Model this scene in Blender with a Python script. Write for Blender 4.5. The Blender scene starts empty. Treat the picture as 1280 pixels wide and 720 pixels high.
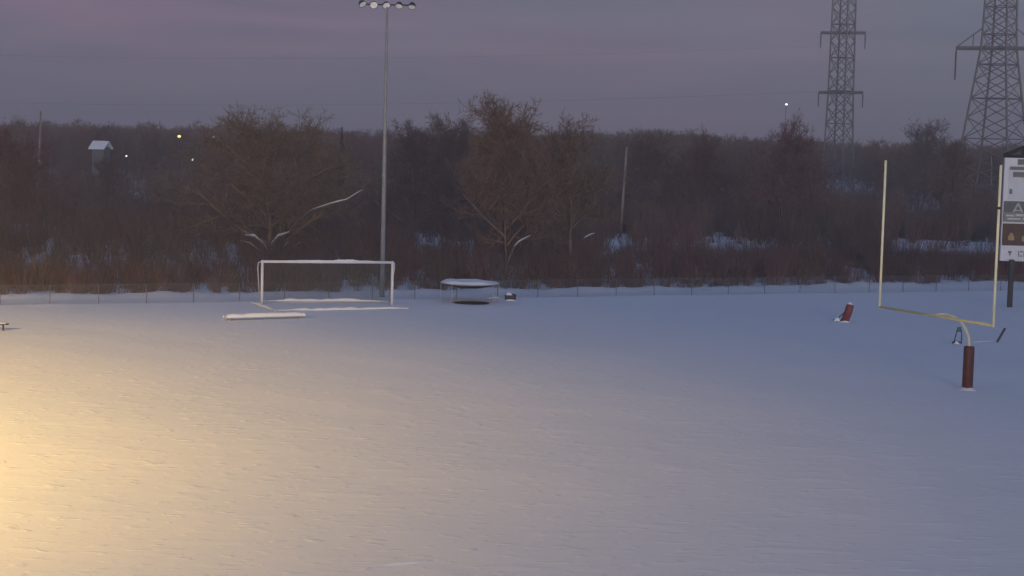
import bpy, math, random
import numpy as np
from mathutils import Vector, Matrix, noise as mnoise

random.seed(7)
rng = np.random.default_rng(11)
scene = bpy.context.scene
COL = scene.collection
PI = math.pi

# ------------------------------------------------------------------ camera
FPX, CAM_H, HOR_Y, ROLL = 2200.0, 10.0, 163.0, 0.024
pitch = math.atan((360 - HOR_Y) / FPX)
FWD = Vector((0, math.cos(pitch), -math.sin(pitch)))
R0, U0 = Vector((1, 0, 0)), Vector((0, math.sin(pitch), math.cos(pitch)))
RGT = R0 * math.cos(ROLL) + U0 * math.sin(ROLL)
UPV = -R0 * math.sin(ROLL) + U0 * math.cos(ROLL)
CAM = Vector((0, 0, CAM_H))
cd = bpy.data.cameras.new('camera')
cam = bpy.data.objects.new('camera', cd)
COL.objects.link(cam)
m = Matrix((RGT, UPV, -FWD)).transposed().to_4x4()
m.translation = CAM
cam.matrix_world = m
cd.sensor_width = 36.0
cd.lens = FPX / 1280 * 36.0
cd.clip_start = 0.5
cd.clip_end = 20000
scene.camera = cam

# ------------------------------------------------------------------ sky
SUN_EL, SUN_AZ = 2.5, -8.0          # low dusk glow behind the camera
w = bpy.data.worlds.new('World')
scene.world = w
w.use_nodes = True
nt = w.node_tree
nt.nodes.clear()
N = nt.nodes.new
L = nt.links.new
out = N('ShaderNodeOutputWorld')
bg = N('ShaderNodeBackground')
sky = N('ShaderNodeTexSky')
sky.sky_type = 'NISHITA'
sky.sun_disc = False
sky.sun_elevation = math.radians(SUN_EL)
sky.sun_rotation = math.radians(180 + SUN_AZ)
sky.air_density = 1.0
sky.dust_density = 2.0
tc = N('ShaderNodeTexCoord')
sep = N('ShaderNodeSeparateXYZ')
L(tc.outputs['Generated'], sep.inputs[0])
# overcast veil: mauve at the horizon, blue grey above, with long thin cloud bands
ramp = N('ShaderNodeValToRGB')
ramp.color_ramp.elements[0].position = 0.0
ramp.color_ramp.elements[0].color = (1.32, 1.07, 1.46, 1)
ramp.color_ramp.elements[1].position = 0.10
ramp.color_ramp.elements[1].color = (0.94, 1.03, 1.50, 1)
e_ = ramp.color_ramp.elements.new(1.0)
e_.color = (0.52, 1.05, 1.88, 1)
L(sep.outputs['Z'], ramp.inputs[0])
mp = N('ShaderNodeMapping')
mp.inputs['Scale'].default_value = (5.0, 5.0, 75.0)
L(tc.outputs['Generated'], mp.inputs[0])
nz = N('ShaderNodeTexNoise')
nz.inputs['Scale'].default_value = 1.0
nz.inputs['Detail'].default_value = 5.0
nz.inputs['Roughness'].default_value = 0.5
L(mp.outputs[0], nz.inputs['Vector'])
cr = N('ShaderNodeValToRGB')
cr.color_ramp.elements[0].position = 0.3
cr.color_ramp.elements[0].color = (0.74, 0.80, 0.88, 1)
cr.color_ramp.elements[1].position = 0.72
cr.color_ramp.elements[1].color = (1.24, 1.14, 1.10, 1)
L(nz.outputs['Fac'], cr.inputs[0])
mul = N('ShaderNodeMixRGB')
mul.blend_type = 'MULTIPLY'
mul.inputs[0].default_value = 1.0
L(ramp.outputs[0], mul.inputs[1])
L(cr.outputs[0], mul.inputs[2])
# broad patches where the veil still holds some pink
mp2 = N('ShaderNodeMapping')
mp2.inputs['Scale'].default_value = (3.2, 3.2, 9.0)
mp2.inputs['Location'].default_value = (0.35, 0.0, 0.2)
L(tc.outputs['Generated'], mp2.inputs[0])
nz2 = N('ShaderNodeTexNoise')
nz2.inputs['Scale'].default_value = 1.0
nz2.inputs['Detail'].default_value = 2.0
L(mp2.outputs[0], nz2.inputs['Vector'])
cr2 = N('ShaderNodeValToRGB')
cr2.color_ramp.elements[0].position = 0.35
cr2.color_ramp.elements[0].color = (1.30, 0.95, 1.08, 1)
cr2.color_ramp.elements[1].position = 0.65
cr2.color_ramp.elements[1].color = (0.86, 1.04, 1.06, 1)
L(nz2.outputs['Fac'], cr2.inputs[0])
mul2 = N('ShaderNodeMixRGB')
mul2.blend_type = 'MULTIPLY'
mul2.inputs[0].default_value = 1.0
L(mul.outputs[0], mul2.inputs[1])
L(cr2.outputs[0], mul2.inputs[2])
mixs = N('ShaderNodeMixRGB')
mixs.inputs[0].default_value = 0.93
L(sky.outputs[0], mixs.inputs[1])
L(mul2.outputs[0], mixs.inputs[2])
L(mixs.outputs[0], bg.inputs['Color'])
bg.inputs['Strength'].default_value = 0.155
L(bg.outputs[0], out.inputs['Surface'])

# ------------------------------------------------------------------ dusk sun, behind the camera
sl = bpy.data.lights.new('sun', 'SUN')
sl.energy = 2.0
sl.angle = math.radians(18)
sl.color = (1.0, 0.88, 0.80)
so = bpy.data.objects.new('sun', sl)
COL.objects.link(so)
el, az = math.radians(SUN_EL), math.radians(180 + SUN_AZ)
tosun = Vector((math.sin(az) * math.cos(el), math.cos(az) * math.cos(el), math.sin(el)))
so.rotation_euler = (-tosun).to_track_quat('-Z', 'Y').to_euler()
so.location = tosun * 50

scene.view_settings.view_transform = 'Standard'
scene.view_settings.look = 'None'
scene.view_settings.exposure = 0.0
scene.view_settings.gamma = 1.0
scene.view_settings.use_curve_mapping = False
scene.render.engine = 'CYCLES'
scene.cycles.use_denoising = True
scene.cycles.max_bounces = 3
scene.cycles.diffuse_bounces = 2
scene.cycles.glossy_bounces = 2
scene.cycles.volume_bounces = 0
scene.cycles.use_adaptive_sampling = True
scene.cycles.adaptive_threshold = 0.03
scene.cycles.transparent_max_bounces = 8

# ------------------------------------------------------------------ pixel helpers (photo is 1280 x 720)
def ray(px, py):
    return (FWD + RGT * ((px - 640) / FPX) + UPV * ((360 - py) / FPX))

def P(px, py, z=0.0):
    d = ray(px, py)
    return CAM + d * ((z - CAM_H) / d.z)

def D(px, py, dist):
    d = ray(px, py)
    return CAM + d * (dist / d.y)

# ------------------------------------------------------------------ materials
MATS = {}
def mat(name, col, rough=0.8, var=0.12, scale=3.0, metal=0.0, bump=0.0, bscale=20.0, emit=None, estr=0.0, spec=0.3):
    if name in MATS:
        return MATS[name]
    mt = bpy.data.materials.new(name)
    mt.use_nodes = True
    t = mt.node_tree
    b = t.nodes['Principled BSDF']
    b.inputs['Roughness'].default_value = rough
    b.inputs['Metallic'].default_value = metal
    b.inputs['Specular IOR Level'].default_value = spec
    tcx = t.nodes.new('ShaderNodeTexCoord')
    n = t.nodes.new('ShaderNodeTexNoise')
    n.inputs['Scale'].default_value = scale
    n.inputs['Detail'].default_value = 6
    t.links.new(tcx.outputs['Object'], n.inputs['Vector'])
    r = t.nodes.new('ShaderNodeValToRGB')
    r.color_ramp.elements[0].position = 0.3
    r.color_ramp.elements[1].position = 0.7
    r.color_ramp.elements[0].color = tuple(c * (1 - var) for c in col) + (1,)
    r.color_ramp.elements[1].color = tuple(min(1, c * (1 + var)) for c in col) + (1,)
    t.links.new(n.outputs['Fac'], r.inputs[0])
    t.links.new(r.outputs[0], b.inputs['Base Color'])
    if bump:
        n2 = t.nodes.new('ShaderNodeTexNoise')
        n2.inputs['Scale'].default_value = bscale
        n2.inputs['Detail'].default_value = 5
        t.links.new(tcx.outputs['Object'], n2.inputs['Vector'])
        bp = t.nodes.new('ShaderNodeBump')
        bp.inputs['Strength'].default_value = bump
        bp.inputs['Distance'].default_value = 0.05
        t.links.new(n2.outputs['Fac'], bp.inputs['Height'])
        t.links.new(bp.outputs[0], b.inputs['Normal'])
    if emit:
        b.inputs['Emission Color'].default_value = tuple(emit) + (1,)
        b.inputs['Emission Strength'].default_value = estr
    MATS[name] = mt
    return mt

def snow_ground_mat():
    mt = bpy.data.materials.new('field_snow')
    mt.use_nodes = True
    t = mt.node_tree
    b = t.nodes['Principled BSDF']
    b.inputs['Roughness'].default_value = 0.75
    b.inputs['Specular IOR Level'].default_value = 0.2
    tcx = t.nodes.new('ShaderNodeTexCoord')
    def nz_(scale, sx, sy, det):
        mpx = t.nodes.new('ShaderNodeMapping')
        mpx.inputs['Scale'].default_value = (sx, sy, 1)
        mpx.inputs['Rotation'].default_value = (0, 0, math.radians(-12))
        t.links.new(tcx.outputs['Object'], mpx.inputs[0])
        n = t.nodes.new('ShaderNodeTexNoise')
        n.inputs['Scale'].default_value = scale
        n.inputs['Detail'].default_value = det
        t.links.new(mpx.outputs[0], n.inputs['Vector'])
        return n
    big = nz_(0.09, 1, 1, 4)
    r = t.nodes.new('ShaderNodeValToRGB')
    r.color_ramp.elements[0].position = 0.3
    r.color_ramp.elements[0].color = (0.80, 0.83, 0.88, 1)
    r.color_ramp.elements[1].position = 0.7
    r.color_ramp.elements[1].color = (0.88, 0.88, 0.90, 1)
    t.links.new(big.outputs['Fac'], r.inputs[0])
    t.links.new(r.outputs[0], b.inputs['Base Color'])
    a = nz_(2.2, 0.6, 1.5, 4)
    pk = t.nodes.new('ShaderNodeMapRange')          # only the crests stand up, as scattered wind scallops
    pk.inputs['From Min'].default_value = 0.56
    pk.inputs['From Max'].default_value = 0.76
    t.links.new(a.outputs['Fac'], pk.inputs['Value'])
    c = nz_(16.0, 0.8, 1.3, 3)
    ad = t.nodes.new('ShaderNodeMath')
    ad.operation = 'MULTIPLY_ADD'
    ad.inputs[1].default_value = 0.16
    t.links.new(c.outputs['Fac'], ad.inputs[0])
    t.links.new(pk.outputs[0], ad.inputs[2])
    bp = t.nodes.new('ShaderNodeBump')
    bp.inputs['Strength'].default_value = 0.6
    bp.inputs['Distance'].default_value = 0.05
    t.links.new(ad.outputs[0], bp.inputs['Height'])
    t.links.new(bp.outputs[0], b.inputs['Normal'])
    return mt

def wood_mat(name, rough=0.9):
    """bark colour carried per plant by a colour attribute, broken up by noise"""
    if name in MATS:
        return MATS[name]
    mt = bpy.data.materials.new(name)
    mt.use_nodes = True
    t = mt.node_tree
    b = t.nodes['Principled BSDF']
    b.inputs['Roughness'].default_value = rough
    b.inputs['Specular IOR Level'].default_value = 0.1
    at = t.nodes.new('ShaderNodeAttribute')
    at.attribute_name = 'tint'
    n = t.nodes.new('ShaderNodeTexNoise')
    tcx = t.nodes.new('ShaderNodeTexCoord')
    n.inputs['Scale'].default_value = 1.1
    n.inputs['Detail'].default_value = 4
    t.links.new(tcx.outputs['Object'], n.inputs['Vector'])
    mr = t.nodes.new('ShaderNodeMapRange')
    mr.inputs['From Min'].default_value = 0.25
    mr.inputs['From Max'].default_value = 0.75
    mr.inputs['To Min'].default_value = 0.6
    mr.inputs['To Max'].default_value = 1.4
    t.links.new(n.outputs['Fac'], mr.inputs['Value'])
    mx = t.nodes.new('ShaderNodeVectorMath')
    mx.operation = 'SCALE'
    t.links.new(at.outputs['Color'], mx.inputs[0])
    t.links.new(mr.outputs[0], mx.inputs['Scale'])
    t.links.new(mx.outputs[0], b.inputs['Base Color'])
    MATS[name] = mt
    return mt

SNOW = mat('settled_snow', (0.86, 0.88, 0.92), 0.75, 0.04, 4, bump=0.3, bscale=6)
GALV = mat('galvanised_steel', (0.42, 0.43, 0.45), 0.55, 0.12, 2, metal=0.2)
LATT = mat('weathered_tower_steel', (0.17, 0.16, 0.165), 0.7, 0.2, 0.6, metal=0.1)
DARK = mat('dark_metal', (0.035, 0.035, 0.04), 0.6, 0.2, 5)
WHITE = mat('white_paint', (0.80, 0.80, 0.82), 0.45, 0.05, 3)
YELLOW = mat('yellow_post_paint', (0.90, 0.85, 0.55), 0.45, 0.07, 2)
YELDARK = mat('ochre_bar_paint', (0.66, 0.57, 0.26), 0.5, 0.1, 2)
MAROON = mat('maroon_vinyl', (0.105, 0.036, 0.032), 0.55, 0.2, 3, bump=0.15, bscale=5)
MAROON2 = mat('dummy_maroon_vinyl', (0.20, 0.04, 0.045), 0.5, 0.2, 3, bump=0.15, bscale=5)
TEAL = mat('teal_pad', (0.05, 0.13, 0.14), 0.6, 0.15, 3)
NETM = mat('net_cord', (0.20, 0.20, 0.17), 0.9, 0.1, 3)
SOIL = mat('bare_dark_ground', (0.035, 0.03, 0.026), 0.95, 0.35, 5, bump=0.5, bscale=9)
WOODP = mat('grey_pole_wood', (0.24, 0.20, 0.18), 0.9, 0.2, 1.2)
BARK = wood_mat('bark')

# ------------------------------------------------------------------ object helpers
def link(o, parent=None):
    COL.objects.link(o)
    if parent is not None:
        o.parent = parent
    return o

def tag(o, label, cat, group=None):
    o['label'] = label
    o['category'] = cat
    if group:
        o['group'] = group
    return o

def thing(name, label, cat, loc=(0, 0, 0), rz=0.0, group=None):
    o = bpy.data.objects.new(name, None)
    o.empty_display_size = 0.3
    COL.objects.link(o)
    o.location = loc
    o.rotation_euler = (0, 0, rz)
    return tag(o, label, cat, group)

def mesh_obj(name, verts, faces, material, parent=None, smooth=False):
    me = bpy.data.meshes.new(name)
    me.from_pydata([tuple(v) for v in verts], [], faces)
    me.materials.append(material)
    if smooth:
        me.polygons.foreach_set('use_smooth', [True] * len(me.polygons))
    me.update()
    return link(bpy.data.objects.new(name, me), parent)

def frame_of(d):
    d = d.normalized()
    a = Vector((0, 0, 1)) if abs(d.z) < 0.9 else Vector((1, 0, 0))
    u = d.cross(a).normalized()
    return u, d.cross(u).normalized()

def tube_vf(pts, radii, sides=8, squash=1.0):
    pts = [Vector(p) for p in pts]
    if not hasattr(radii, '__len__'):
        radii = [radii] * len(pts)
    V, F = [], []
    u = v = None
    for i, p in enumerate(pts):
        d = (pts[min(i + 1, len(pts) - 1)] - pts[max(i - 1, 0)])
        if u is None:
            u, v = frame_of(d)
        else:
            d = d.normalized()
            u = (u - d * u.dot(d)).normalized()
            v = d.cross(u).normalized()
        for k in range(sides):
            a = 2 * PI * k / sides
            V.append(p + (u * math.cos(a) + v * math.sin(a)) * radii[i])
    n = sides
    for i in range(len(pts) - 1):
        for k in range(n):
            F.append((i * n + k, i * n + (k + 1) % n, (i + 1) * n + (k + 1) % n, (i + 1) * n + k))
    F.append(tuple(reversed(range(n))))
    F.append(tuple(range((len(pts) - 1) * n, len(pts) * n)))
    return V, F

def tube(name, pts, radii, material, parent=None, sides=8, smooth=True):
    V, F = tube_vf(pts, radii, sides)
    return mesh_obj(name, V, F, material, parent, smooth)

def box_vf(c, s, rot=None):
    V = []
    for z in (-1, 1):
        for y in (-1, 1):
            for x in (-1, 1):
                p = Vector((x * s[0] / 2, y * s[1] / 2, z * s[2] / 2))
                if rot is not None:
                    p = rot @ p
                V.append(Vector(c) + p)
    F = [(0, 2, 3, 1), (4, 5, 7, 6), (0, 1, 5, 4), (2, 6, 7, 3), (0, 4, 6, 2), (1, 3, 7, 5)]
    return V, F

def box(name, c, s, material, parent=None, bevel=0.0, rot=None):
    V, F = box_vf(c, s, rot)
    o = mesh_obj(name, V, F, material, parent)
    if bevel:
        b = o.modifiers.new('bevel', 'BEVEL')
        b.width = bevel
        b.segments = 2
    return o

BAR = {}
def unit_bar(material, sides=4):
    k = (material.name, sides)
    if k not in BAR:
        V, F = tube_vf([(0, 0, 0), (0, 0, 1)], 1.0, sides)
        me = bpy.data.meshes.new('bar')
        me.from_pydata([tuple(v) for v in V], [], F)
        me.materials.append(material)
        BAR[k] = me
    return BAR[k]

def bar(name, a, b, r, material, parent=None, sides=4):
    """a straight member that shares one mesh with all its likes"""
    a, b = Vector(a), Vector(b)
    o = bpy.data.objects.new(name, unit_bar(material, sides))
    link(o, parent)
    d = b - a
    o.location = a
    o.rotation_mode = 'QUATERNION'
    o.rotation_quaternion = d.to_track_quat('Z', 'Y')
    o.scale = (r, r, d.length)
    return o

def snow_strip(name, pts, wid, hei, parent, seed=0, sub=10, material=None, rough=1.0):
    """rounded uneven snow lying along a path"""
    rnd = random.Random(seed)
    pts = [Vector(p) for p in pts]
    fine = []
    for i in range(len(pts) - 1):
        for k in range(sub):
            fine.append(pts[i].lerp(pts[i + 1], k / sub))
    fine.append(pts[-1])
    n = len(fine)
    V, F = [], []
    for i, p in enumerate(fine):
        d = fine[min(i + 1, n - 1)] - fine[max(i - 1, 0)]
        s = d.cross(Vector((0, 0, 1)))
        s = s.normalized() if s.length > 1e-6 else Vector((1, 0, 0))
        e = min(1.0, (0.25 if rough > .5 else .7) + 3.0 * min(i, n - 1 - i) / n)
        q = (0.75 if rough > .5 else .95) + rough * (0.5 * mnoise.noise(p * 1.7 + Vector((seed, 0, 0))) + rnd.uniform(-.08, .08))
        ww, hh = wid * (0.8 + 0.2 * e), hei * e * q
        for (a, b) in ((-.5, 0), (-.46, .55), (-.22, .95), (.2, 1.0), (.45, .6), (.5, 0)):
            V.append(p + s * (a * ww) + Vector((0, 0, b * hh)))
    for i in range(n - 1):
        for k in range(5):
            F.append((i * 6 + k, i * 6 + k + 1, (i + 1) * 6 + k + 1, (i + 1) * 6 + k))
        F.append((i * 6 + 5, i * 6, (i + 1) * 6, (i + 1) * 6 + 5))
    F.append((0, 1, 2, 3, 4, 5))
    F.append(tuple(reversed(range((n - 1) * 6, n * 6))))
    return mesh_obj(name, V, F, material or SNOW, parent, True)

def big_mesh(name, V, Fq, Ft, tint, material, parent=None):
    """numpy mesh: V (n,3), quads, tris, per-vertex tint"""
    me = bpy.data.meshes.new(name)
    nq, ntri = len(Fq), len(Ft)
    me.vertices.add(len(V))
    me.vertices.foreach_set('co', np.ascontiguousarray(V, np.float32).ravel())
    idx = np.concatenate([np.asarray(Fq, np.int32).ravel(), np.asarray(Ft, np.int32).ravel()])
    me.loops.add(len(idx))
    me.loops.foreach_set('vertex_index', idx)
    st = np.concatenate([np.arange(nq) * 4, nq * 4 + np.arange(ntri) * 3]).astype(np.int32)
    me.polygons.add(nq + ntri)
    me.polygons.foreach_set('loop_start', st)
    if tint is not None:
        at = me.color_attributes.new('tint', 'FLOAT_COLOR', 'POINT')
        c = np.ones((len(V), 4), np.float32)
        c[:, :3] = tint
        at.data.foreach_set('color', c.ravel())
    me.materials.append(material)
    me.update(calc_edges=True)
    return link(bpy.data.objects.new(name, me), parent)

# ------------------------------------------------------------------ field geometry: fence line and terrain
FA, FB = P(0, 382.3), P(1100, 366.3)          # where the fence stands
FDIR = (FB - FA).normalized()
FNOR = Vector((-FDIR.y, FDIR.x, 0))         # away from the camera

def fence_off(x, y):
    return (x - FA.x) * FNOR.x + (y - FA.y) * FNOR.y

def ground_z(x, y):
    s = fence_off(x, y)
    z = 0.05 * mnoise.noise(Vector((x * .07, y * .07, 0)))
    if s < 2:
        z += 0.020 * mnoise.noise(Vector((x * .3, y * .4, 3))) + 0.05 * max(0, mnoise.noise(Vector((x * .8 + y * .2, y * 1.7, 9))) - .28)
    # low bank ploughed against the fence
    z += 0.08 * math.exp(-((s + 0.25) / 0.4) ** 2) * (0.75 + 0.6 * mnoise.noise(Vector((x * .35, y * .35, 5))))
    if s > 0.6:
        k = min(1.0, (s - 0.6) / 6)
        rid = math.exp(-((s - 4.2 - .6 * mnoise.noise(Vector((x * .08, 0, 2)))) / 1.3) ** 2)
        z += rid * (0.17 + 0.16 * mnoise.noise(Vector((x * .33, y * .2, 7))) + 0.16 * mnoise.noise(Vector((x * .9, y * .5, 8))))
        z += k * 0.35 * mnoise.noise(Vector((x * .05, y * .05, 4)))
    return z

def axis(spans):
    o = []
    for a, b, st in spans:
        n = max(1, int(round((b - a) / st)))
        o += [a + (b - a) * i / n for i in range(n)]
    o.append(spans[-1][1])
    return o

gx = axis([(-1300, -600, 140), (-600, -90, 15), (-90, -32, 1.2), (-32, 32, 0.22), (32, 90, 1.2), (90, 600, 15), (600, 1300, 140)])
gy = axis([(-300, 20, 20), (20, 38, 1.0), (38, 62, 0.16), (62, 90, 0.4), (90, 135, 0.5), (135, 260, 4), (260, 600, 17), (600, 1800, 400)])
V = np.array([(x, y, ground_z(x, y)) for y in gy for x in gx], np.float32)
nx, ny = len(gx), len(gy)
ii = (np.arange(ny - 1)[:, None] * nx + np.arange(nx - 1)[None, :]).ravel()
ground = big_mesh('snow_ground', V, np.stack([ii, ii + 1, ii + 1 + nx, ii + nx], 1), np.zeros((0, 3), int), None, snow_ground_mat())
ground.data.polygons.foreach_set('use_smooth', [True] * len(ground.data.polygons))
ground['kind'] = 'structure'
ground['label'] = 'snow covered sports field running on past the fence into the brush'

def on_ground(px, py, lift=0.0):
    p = P(px, py)
    for _ in range(3):
        p = P(px, py, ground_z(p.x, p.y))
    p.z += lift
    return p

# a short scraped ridge in the near snow
a_, b_ = on_ground(448, 712, -0.01), on_ground(545, 700, -0.01)
rd = snow_strip('snow_ridge', [a_, a_.lerp(b_, .35) + Vector((0, .12, 0)), a_.lerp(b_, .7), b_], 0.16, 0.05, None, 3, 12, ground.data.materials[0])
rd['kind'] = 'structure'
rd['label'] = 'thin raised ridge in the near snow'

# ------------------------------------------------------------------ plants: numpy twig builder
class Twigs:
    def __init__(s):
        s.a, s.b, s.ra, s.rb = [], [], [], []
    def seg(s, a, b, ra, rb):
        s.a.append(a); s.b.append(b); s.ra.append(ra); s.rb.append(rb)
    def arrays(s):
        return (np.array(s.a), np.array(s.b), np.array(s.ra), np.array(s.rb))

def seg_mesh(A, B, ra, rb, tint):
    """three-sided tapered sticks; tapering to a point where rb is 0"""
    d = B - A
    d /= np.linalg.norm(d, axis=1, keepdims=True) + 1e-9
    ref = np.where(np.abs(d[:, 2:3]) < .9, np.array([[0, 0, 1.]]), np.array([[1., 0, 0]]))
    u = np.cross(d, ref)
    u /= np.linalg.norm(u, axis=1, keepdims=True) + 1e-9
    v = np.cross(d, u)
    ang = np.array([0, 2 * PI / 3, 4 * PI / 3])
    ring = u[:, None, :] * np.cos(ang)[None, :, None] + v[:, None, :] * np.sin(ang)[None, :, None]
    tip = rb <= 0
    st = ~tip
    V1 = np.concatenate([A[st][:, None] + ring[st] * ra[st][:, None, None], B[st][:, None] + ring[st] * rb[st][:, None, None]], 1)
    V2 = np.concatenate([A[tip][:, None] + ring[tip] * ra[tip][:, None, None], B[tip][:, None, :]], 1)
    n1, n2 = len(V1), len(V2)
    b1 = np.arange(n1)[:, None] * 6
    q = np.concatenate([b1 + np.array([[0, 1, 4, 3]]), b1 + np.array([[1, 2, 5, 4]]), b1 + np.array([[2, 0, 3, 5]])], 0)
    b2 = n1 * 6 + np.arange(n2)[:, None] * 4
    t = np.concatenate([b2 + np.array([[0, 1, 3]]), b2 + np.array([[1, 2, 3]]), b2 + np.array([[2, 0, 3]])], 0)
    Vv = np.concatenate([V1.reshape(-1, 3), V2.reshape(-1, 3)], 0)
    tn = None
    if tint is not None:
        tn = np.concatenate([np.repeat(tint[st], 6, 0), np.repeat(tint[tip], 4, 0)], 0)
    return Vv, q, t, tn

class V3(tuple):
    __slots__ = ()
    def __add__(a, b): return V3((a[0] + b[0], a[1] + b[1], a[2] + b[2]))
    def __sub__(a, b): return V3((a[0] - b[0], a[1] - b[1], a[2] - b[2]))
    def __mul__(a, k): return V3((a[0] * k, a[1] * k, a[2] * k))
    def __truediv__(a, k): return V3((a[0] / k, a[1] / k, a[2] / k))

def unit(v):
    return v / (math.sqrt(v[0] * v[0] + v[1] * v[1] + v[2] * v[2]) + 1e-9)

def vec_rand(rnd):
    return unit(V3((rnd.gauss(0, 1), rnd.gauss(0, 1), rnd.gauss(0, 1))))

def shrub_template(seed, stems=15, height=1.0, tilt=0.45, rs=0.014):
    rnd = random.Random(seed)
    T = Twigs()
    for i in range(stems):
        a = rnd.uniform(0, 2 * PI)
        r0 = rnd.uniform(0, .22)
        p = V3((r0 * math.cos(a), r0 * math.sin(a), -0.04))
        tl = rnd.uniform(0.02, tilt)
        d = unit(V3((math.cos(a) * tl, math.sin(a) * tl, 1.0)))
        Ln = height * rnd.uniform(.55, 1.0)
        r = rs * rnd.uniform(.7, 1.2)
        for k in range(3):
            d = unit(d + vec_rand(rnd) * .16 + V3((0, 0, .06)))
            q = p + d * Ln / 3
            T.seg(p, q, r, 0 if k == 2 else r * .72)
            for j in range(3 if k else 1):
                f = rnd.uniform(.15, .95)
                s0 = p + (q - p) * f
                dd = unit(d * .75 + vec_rand(rnd) * .75 + V3((0, 0, .15)))
                T.seg(s0, s0 + dd * Ln * rnd.uniform(.16, .38), r * .55, 0)
            p, r = q, r * .72
    return T.arrays()

def tree_segs(seed, H=10.0, spread=0.5, limbs=7, per=(5, 5, 5), trunk_r=0.2, trunk_f=0.3, twig_r=0.013, droop=0.0, lean=(0, 0), core=None):
    """returns (woody segments, twig segments)"""
    rnd = random.Random(seed)
    W, T = Twigs(), Twigs()
    p = V3((0, 0, -0.1))
    d = unit(np.array([lean[0], lean[1], 1.0]))
    r = trunk_r
    n = 7
    stem = [p]
    for i in range(n):
        d = unit(d + vec_rand(rnd) * .10 + V3((0, 0, .08)))
        q = p + d * H * .86 / n
        W.seg(p, q, r, r * .82)
        p = q
        r *= .82
        stem.append(p)
    def grow(p, d, Ln, r, lev):
        segs = 3 if lev < 2 else 2
        for k in range(segs):
            d = unit(d + vec_rand(rnd) * .22 + V3((0, 0, .10 - droop * lev * .12)))
            q = p + d * Ln / segs
            (W if lev < 2 else T).seg(p, q, r, max(twig_r * .8, r * .75) if not (lev >= 3 and k == segs - 1) else 0)
            if lev < 3:
                cnt = per[lev]
                for j in range(cnt if k else max(1, cnt - 2)):
                    f = rnd.uniform(.1, 1.0)
                    dd = unit(d * .6 + vec_rand(rnd) * (.75 if lev else .85) + V3((0, 0, .12)))
                    grow(p + (q - p) * f, dd, Ln * rnd.uniform(.38, .62), max(twig_r, r * .5), lev + 1)
            p = q
            r = max(twig_r * .8, r * .75)
    for i in range(limbs):
        f = trunk_f + (1 - trunk_f) * (i + rnd.random()) / limbs
        k = min(n - 1, int(f * n))
        b = stem[k] + (stem[k + 1] - stem[k]) * (f * n - k if f < 1 else 1)
        a = i * 2.4 + rnd.uniform(-.5, .5)
        up = 0.35 + 1.1 * f
        dd = unit(V3((math.cos(a), math.sin(a), up)))
        grow(b, dd, H * spread * (1.15 - .62 * f) * rnd.uniform(.8, 1.1), trunk_r * (.6 - .33 * f), 0)
    return W.arrays(), T.arrays()

def brush_mat():
    """bark whose colour is carried per plant by the instance"""
    mt = wood_mat('brush_bark')
    for n in mt.node_tree.nodes:
        if n.type == 'ATTRIBUTE':
            n.attribute_type = 'INSTANCER'
    return mt
BRUSH = brush_mat()

def make_templates(name, segs):
    c = bpy.data.collections.new(name)
    for i, sg in enumerate(segs):
        Vv, q, t, _ = seg_mesh(*sg, None)
        o = big_mesh(name, Vv, q, t, None, BRUSH)
        COL.objects.unlink(o)
        o.name = '%s.%03d' % (name, i)
        c.objects.link(o)
    return c

def scatter(name, templates, places, label):
    """places: (x, y, z, rot, sx, sz, tint, template); one mass nobody could count"""
    me = bpy.data.meshes.new(name)
    n = len(places)
    me.vertices.add(n)
    me.vertices.foreach_set('co', np.array([p[:3] for p in places], np.float32).ravel())
    def att(nm, typ, field, arr):
        a = me.attributes.new(nm, typ, 'POINT')
        a.data.foreach_set(field, np.ascontiguousarray(arr).ravel())
    att('rot', 'FLOAT_VECTOR', 'vector', np.array([(0, 0, p[3]) for p in places], np.float32))
    att('scl', 'FLOAT_VECTOR', 'vector', np.array([(p[4], p[4], p[5]) for p in places], np.float32))
    att('tint', 'FLOAT_COLOR', 'color', np.array([tuple(p[6]) + (1,) for p in places], np.float32))
    att('pick', 'INT', 'value', np.array([p[7] for p in places], np.int32))
    o = link(bpy.data.objects.new(name, me))
    g = bpy.data.node_groups.new(name, 'GeometryNodeTree')
    g.interface.new_socket('Geometry', in_out='INPUT', socket_type='NodeSocketGeometry')
    g.interface.new_socket('Geometry', in_out='OUTPUT', socket_type='NodeSocketGeometry')
    gi, go = g.nodes.new('NodeGroupInput'), g.nodes.new('NodeGroupOutput')
    ci = g.nodes.new('GeometryNodeCollectionInfo')
    ci.inputs['Collection'].default_value = templates
    ci.inputs['Separate Children'].default_value = True
    ci.inputs['Reset Children'].default_value = True
    ip = g.nodes.new('GeometryNodeInstanceOnPoints')
    ip.inputs['Pick Instance'].default_value = True
    def na(nm, typ):
        a = g.nodes.new('GeometryNodeInputNamedAttribute')
        a.data_type = typ
        a.inputs['Name'].default_value = nm
        return [x for x in a.outputs if x.enabled][0]
    e2r = g.nodes.new('FunctionNodeEulerToRotation')
    g.links.new(na('rot', 'FLOAT_VECTOR'), e2r.inputs[0])
    g.links.new(gi.outputs[0], ip.inputs['Points'])
    g.links.new(ci.outputs[0], ip.inputs['Instance'])
    g.links.new(na('pick', 'INT'), ip.inputs['Instance Index'])
    g.links.new(e2r.outputs[0], ip.inputs['Rotation'])
    g.links.new(na('scl', 'FLOAT_VECTOR'), ip.inputs['Scale'])
    g.links.new(ip.outputs[0], go.inputs[0])
    md = o.modifiers.new('plants', 'NODES')
    md.node_group = g
    me.materials.append(BRUSH)
    o['kind'] = 'stuff'
    o['label'] = label
    return o

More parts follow.
